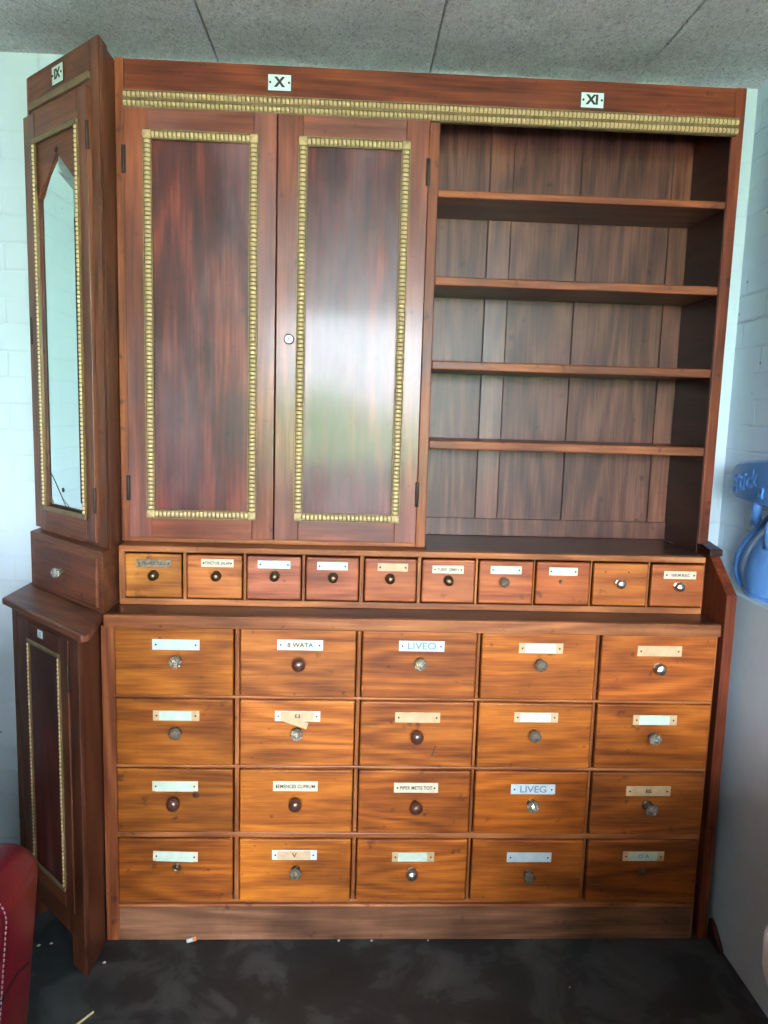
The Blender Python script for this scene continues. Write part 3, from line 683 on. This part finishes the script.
# base cabinet
bc = cthing('corner_base_cabinet', 'dark corner base cabinet with a beaded panel door and a foot on the floor', 'cabinet', 0)
FB = -.1266; bz = .086
b = CB(); la, lb_ = loc(-.8790, -.1410), loc(-.8765, -.006)
b.prism([(-.290, FB), (.085, FB), lb_, loc(-.8765, .366), loc(-1.1436, .366)], bz+.04, .8945, 'corner_z')
b.prism([(-.290, FB-.002), (-.262, FB-.002), (-.262, FB+.02), (-.280, FB+.02)], bz, .8945, 'corner_z', 'z')
b.box(.0, .085, FB-.002, FB+.012, bz, .8945, 'corner_z', .003)
b.box(-.262, .0, FB-.001, FB+.018, bz, .150, 'corner_x', .003); b.box(-.262, .0, FB-.001, FB+.018, .874, .8945, 'corner_x')
b.prism([loc(-.8850, -.1350), loc(-.8765, -.1390), loc(-.8740, -.0045), loc(-.8820, -.0045)], 0, .8945, 'corner_z')
b.into('carcass', bc, 0, (.55, .47, .44))
for pts in ([(.012, FB), (.0825, FB), loc(-.8835, -.09), (.012, FB+.03)], [(-.288, FB+.01), (-.245, FB+.01), (-.245, FB+.05), (-.27, FB+.05)]):
    b = CB(); b.prism(pts, 0.0, bz+.045, 'corner_z', 'z', .002); b.into('foot', bc, 0, (.6, .5, .45))
b = CB(); g0, g1, h0, h1 = -.186, .000, .200, .830; w_ = .012; FD = FB-.006
b.box(-.250, g0+.006, FD, FB, .155, .872, 'corner_z', .002); b.box(g1-.006, .0375, FD, FB, .155, .872, 'corner_z', .002)
b.box(g0+.0064, g1-.0064, FD, FB, h1-.006, .872, 'corner_x', .002); b.box(g0+.0064, g1-.0064, FD, FB, .155, h0+.006, 'corner_x', .002)
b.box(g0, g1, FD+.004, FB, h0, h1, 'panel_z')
dr = b.into('door', bc, 0, (.66, .56, .52))
b = CB()
for zz in (h0+w_/2, h1-w_/2): b.box(g0, g1, FD-.006, FD, zz-w_/2, zz+w_/2, 'olive', .003)
for xx in (g0+w_/2, g1-w_/2): b.beads((xx, FD, h0+w_), (xx, FD, h1-w_), n, w_, .008)
b.into('gilt_beading', dr, 0)['label'] = 'gilt beading framing the door panel'
b = CB(); b.lathe([(.0035, 0), (.0045, .002), (.0045, .064), (.0035, .066)], 'iron', Matrix.Translation((.0375, FD, .742)), 10); b.into('hinge', dr, 0)
b = CB(); xc_, zc = -.103, .857
b.box(xc_-.017, xc_+.017, FD-.002, FD, zc-.012, zc+.012, 'enamel_edge', .0004, 1); b.box(xc_-.015, xc_+.012, FD-.0034, FD-.002, zc-.010, zc+.010, 'enamel', .0005, 1)
b.text('25', .016, Matrix.Translation((xc_-.001, FD-.0038, zc)) @ FY, 'faint_ink', .0002)
b.into('number_plate', dr, 0)['label'] = 'small white enamel number plate'

# ------------------------------------------------------------------ blue plastic seat on the ledge
bs = thing('plastic_toy', 'bright blue plastic shell-shaped piece with embossed band, on the ledge at the right edge', 'plastic toy', (.85, .0, .9815))
b = TB()
# curved shell: outline in (y,z), bulging towards the room
def shell_pt(u, v):     # u 0..1 along outline left->right, v 0..1 bottom->top
    z = .9825 + .215*v
    kp = [(0, .134), (.06, .150), (.14, .168), (.24, .176), (.36, .173), (.5, .155), (.65, .125), (.8, .083), (1., .02)]
    yl = .03
    for (v0, q0), (v1, q1) in zip(kp, kp[1:]):
        if v0 <= v <= v1: t_ = (v-v0)/(v1-v0); yl = q0+(q1-q0)*t_; break
    yr = -.20
    y = yl + (yr-yl)*u
    x = .852 - .014*math.sin(math.pi*min(1., u*1.1))*(1-.5*v) + .012*math.cos(u*9)
    return x, y, z
NU, NV = 24, 16; k = b.mi('blue_plastic')
G1 = [[b.bm.verts.new(shell_pt(i/NU, j/NV)) for i in range(NU+1)] for j in range(NV+1)]
G2 = [[b.bm.verts.new((lambda p_: (p_[0]+.008, p_[1], p_[2]))(shell_pt(i/NU, j/NV))) for i in range(NU+1)] for j in range(NV+1)]
for j in range(NV):
    for i in range(NU):
        for G in (G1, G2):
            f = b.bm.faces.new((G[j][i], G[j][i+1], G[j+1][i+1], G[j+1][i])); f.material_index = k; f.smooth = True
for j in range(NV):
    b.bm.faces.new((G1[j][0], G1[j+1][0], G2[j+1][0], G2[j][0])).material_index = k; b.bm.faces.new((G1[j][NU], G1[j+1][NU], G2[j+1][NU], G2[j][NU])).material_index = k
for i in range(NU):
    b.bm.faces.new((G1[0][i], G1[0][i+1], G2[0][i+1], G2[0][i])).material_index = k; b.bm.faces.new((G1[NV][i], G1[NV][i+1], G2[NV][i+1], G2[NV][i])).material_index = k
b.into('shell', bs)
b = TB(); b.tube([shell_pt(0, j/NV) for j in range(NV+1)], .009, 'blue_plastic', 10)
b.tube([shell_pt(i/12, 0) for i in range(13)], .0055, 'blue_plastic', 8); b.into('rim', bs)
b = TB(); b.tube([(.862, .085, 1.170), (.850, .070, 1.20), (.846, .055, 1.235)], [.018, .012, .014], 'blue_plastic', 12)
b.tube([(.850, -.02, 1.12), (.838, -.035, 1.18), (.846, -.035, 1.235)], [.02, .016, .016], 'blue_plastic', 12); b.into('stem', bs)
b = TB(); pts = []; NB = 20
o1 = []
for i in range(NB+1):
    y = .228 - .42*i/NB; t = i/NB
    x = .862 - .022*math.sin(math.pi*t)
    z1_ = 1.322 + .028*math.sin(math.pi*t*.6)*1.0 - .02*max(0, .08-t)/.08; z0_ = 1.226 + .02*max(0, .08-t)/.08 - .004*t
    o1.append([(x, y, z0_), (x-.010, y, z0_+.006), (x-.010, y, z1_-.006), (x, y, z1_), (x+.012, y, z1_-.003), (x+.012, y, z0_+.003)])
R = [[b.bm.verts.new(p_) for p_ in q] for q in o1]; k = b.mi('blue_plastic')
for a, c in zip(R, R[1:]):
    for j in range(6): f = b.bm.faces.new((a[j], a[(j+1) % 6], c[(j+1) % 6], c[j])); f.material_index = k
b.bm.faces.new(R[0]).material_index = k; b.bm.faces.new(R[-1][::-1]).material_index = k
FXm = Matrix(((0, 0, -1, 0), (-1, 0, 0, 0), (0, 1, 0, 0), (0, 0, 0, 1)))     # lettering facing -x
b.text('Stick', .066, Matrix.Translation((.8330, .115, 1.278)) @ FXm @ Matrix.Rotation(.22, 4, 'Z'), 'blue_plastic', .0035, shear=.3)
b.text('a', .06, Matrix.Translation((.8285, .02, 1.262)) @ FXm, 'blue_plastic', .0035, shear=.3)
b.into('lettered_band', bs)['label'] = 'curved blue band with raised script lettering'

# ------------------------------------------------------------------ red leather armchair, lower left corner
ac = thing('armchair', 'red leather armchair with pale stitching in the lower left corner', 'armchair', (-1.22, -.75, 0))
def rrect(x0, x1, z0, z1, r, n=8, low=.02):
    P_ = []
    for (cx_, cz_, a0, rr_) in ((x1-r, z1-r, 0, r), (x0+r, z1-r, 90, r), (x0+low, z0+low, 180, low), (x1-low, z0+low, 270, low)):
        for i in range(n+1):
            a = math.radians(a0+90*i/n); P_.append((cx_+rr_*math.cos(a), cz_+rr_*math.sin(a)))
    return P_
BX0, BX1, BY0, BY1, BT = -1.60, -.864, -.60, -.385, .534
def lean(b):
    for v in b.bm.verts: v.co.x -= (BT-v.co.z)*.095
out = rrect(BX0, BX1, .06, BT, .065, 10)
b = TB(); rings = []
for yy_, sh in ((BY0, .020), (BY0+.008, .006), (BY0+.03, 0), (BY1-.05, 0), (BY1-.015, .012), (BY1, .04)):
    c0 = ((BX0+BX1)/2, (.06+BT)/2); hx_, hz_ = (BX1-BX0)/2, (BT-.06)/2
    rings.append([b.bm.verts.new((c0[0]+(x-c0[0])*(1-sh/hx_), yy_, c0[1]+(z-c0[1])*(1-sh/hz_))) for x, z in out])
k = b.mi('leather')
for a, c in zip(rings, rings[1:]):
    for i in range(len(a)): f = b.bm.faces.new((a[i], a[(i+1) % len(a)], c[(i+1) % len(a)], c[i])); f.material_index = k; f.smooth = True
b.bm.faces.new(rings[0]).material_index = k; b.bm.faces.new(rings[-1][::-1]).material_index = k
lean(b); b.into('backrest', ac)
b = TB(); pip = [(x*1.0, BY0+.004, z) for x, z in rrect(BX0+.008, BX1-.008, .068, BT-.008, .06, 10)]
b.tube(pip, .006, 'leather', 8, True); lean(b); b.into('piping', ac)
b = TB(); st = rrect(BX0-.0015, BX1+.0015, .06, BT+.0015, .065, 10)
L_ = []
for (x0_, z0_), (x1_, z1_) in zip(st, st[1:]+st[:1]):
    dd_ = math.hypot(x1_-x0_, z1_-z0_); ns = max(1, int(dd_/.011))
    for q in range(ns): L_.append((x0_+(x1_-x0_)*q/ns, z0_+(z1_-z0_)*q/ns, x0_+(x1_-x0_)*(q+.55)/ns, z0_+(z1_-z0_)*(q+.55)/ns))
for x0_, z0_, x1_, z1_ in L_: b.tube([(x0_, BY0+.016, z0_), (x1_, BY0+.016, z1_)], .0014, 'stitch', 5)
lean(b); b.into('stitching', ac)['label'] = 'pale pink stitching beside the piping'
b = TB(); b.tube([(BX1+.001, BY0+.01+.135*i/8, .30+.012*math.sin(i*.5)) for i in range(9)], .0025, 'black', 6); lean(b); b.into('seam', ac)['label'] = 'dark cross seam'
b = TB(); b.box(-1.46, -1.0, -1.10, -.586, .2, .44, 'leather', .05, 5); b.into('seat', ac)
for xa, xb in ((-1.60, -1.47), (-.995, -.90)):
    b = TB(); b.box(xa, xb, -1.12, -.587, .07, .50, 'leather', .045, 5); b.into('armrest', ac)
for fx in (-1.54, -.93):
    for fy in (-1.06, -.50):
        b = TB(); b.lathe([(.018, 0), (.025, .04), (.028, .075)], 'knob_wood', Matrix.Translation((fx, fy, 0)), 14); b.into('leg', ac)

# ------------------------------------------------------------------ white tub at the right edge
wb = thing('plastic_tub', 'white rounded plastic tub, barely showing at the right edge before the smooth grey wall', 'tub', (.632, -.80, 0))
b = MB(); b.lathe([(.09, 0), (.095, .004), (.07, .03), (.05, .20), (.06, .30), (.09, .39), (.130, .45), (.148, .50), (.150, .545), (.146, .556), (.140, .550), (.138, .49), (.08, .42), (.01, .40)], 'white_plastic', None, 40); b.build('body', wb)

# ------------------------------------------------------------------ unseen furniture added behind the viewer to shade the lower corners
def shade_desk(name, label, cat, x0, x1, y0, y1, h):
    t = thing(name, label, cat, ((x0+x1)/2, (y0+y1)/2, 0))
    b = TB(); b.box(x0, x1, y0, y1, h-.03, h, 'rail_x', .004); b.into('top_board', t)
    for a in (x0+.02, x1-.05):
        b = TB(); b.box(a, a+.03, y0+.02, y1-.02, 0, h-.0305, 'rail_z', .002); b.into('side_panel', t)
    b = TB(); b.box(x0+.052, x1-.052, y1-.06, y1-.04, .03, h-.0305, 'rail_x'); b.into('back_board', t)
shade_desk('shade_writing_desk', 'brown wooden desk to the right, added unseen behind the viewer to block light', 'shade_desk', .37, .79, -1.75, -.965, .80)
shade_desk('shade_low_table', 'low brown wooden table between desk and sideboard, added unseen behind the viewer to block light', 'table', .02, .355, -1.75, -1.12, .72)
shade_desk('shade_sideboard', 'brown wooden sideboard to the left, added unseen behind the viewer to block light', 'shade_sideboard', -2.2, -.63, -1.75, -1.17, 1.15)

# ------------------------------------------------------------------ odds and ends on the floor
sp_ = TB(); sp_.prism([(-.862, -.300), (-.858, -.303), (-.824, -.252), (-.827, -.250)], .0, .004, 'splinter', 'z', .0008)
tag(sp_.build('wood_splinter', loc=(-.843, -.276, 0)), 'thin pale wood splinter on the floor by the corner cabinet foot', 'splinter')
b = MB(); b.tube([(-.656, -.010, .006), (-.640, -.004, .006)], .006, 'chip_white', 8); b.tube([(-.640, -.004, .006), (-.632, -.001, .006)], .006, 'chip_orange', 8)
tag(b.build('cigarette_stub', loc=(-.645, -.006, 0)), 'small white and orange stub on the floor against the plinth', 'stub')
for (x, y, s, lb) in ((-1.045, -.02, .008, 'white paint flake on the floor near the armchair, left of a pair'), (-1.015, -.012, .007, 'white paint flake on the floor near the armchair, right of a pair'),
                  (-.852, -.085, .007, 'pale flake on the floor beside the corner cabinet foot'), (.345, -.18, .004, 'tiny white speck alone on the dark floor'),
                  (-.245, -.004, .006, 'white chip against the plinth, left of three'), (-.155, -.004, .006, 'white chip against the plinth, middle of three'), (.0, -.004, .005, 'white chip against the plinth, right of three')):
    s *= .6; b = MB(); b.prism([(x-s, y-s*.5), (x+s*.3, y-s*.8), (x+s, y+s*.2), (x-s*.2, y+s*.7)], 0, .003, 'chip_white', 'z', .0005)
    tag(b.build('paint_flake', loc=(x, y, 0)), lb, 'flake', 'flakes on the floor')
b = MB(); b.prism([(-.062, 0), (.01, 0), (.01, .058), (-.015, .052), (-.045, .022), (-.062, .012)], .7895, .8035, 'dark_y', 'x', .002)
tag(b.build('wood_block', loc=(.796, -.02, 0)), 'short dark wooden block on the floor between end board and wall', 'block')
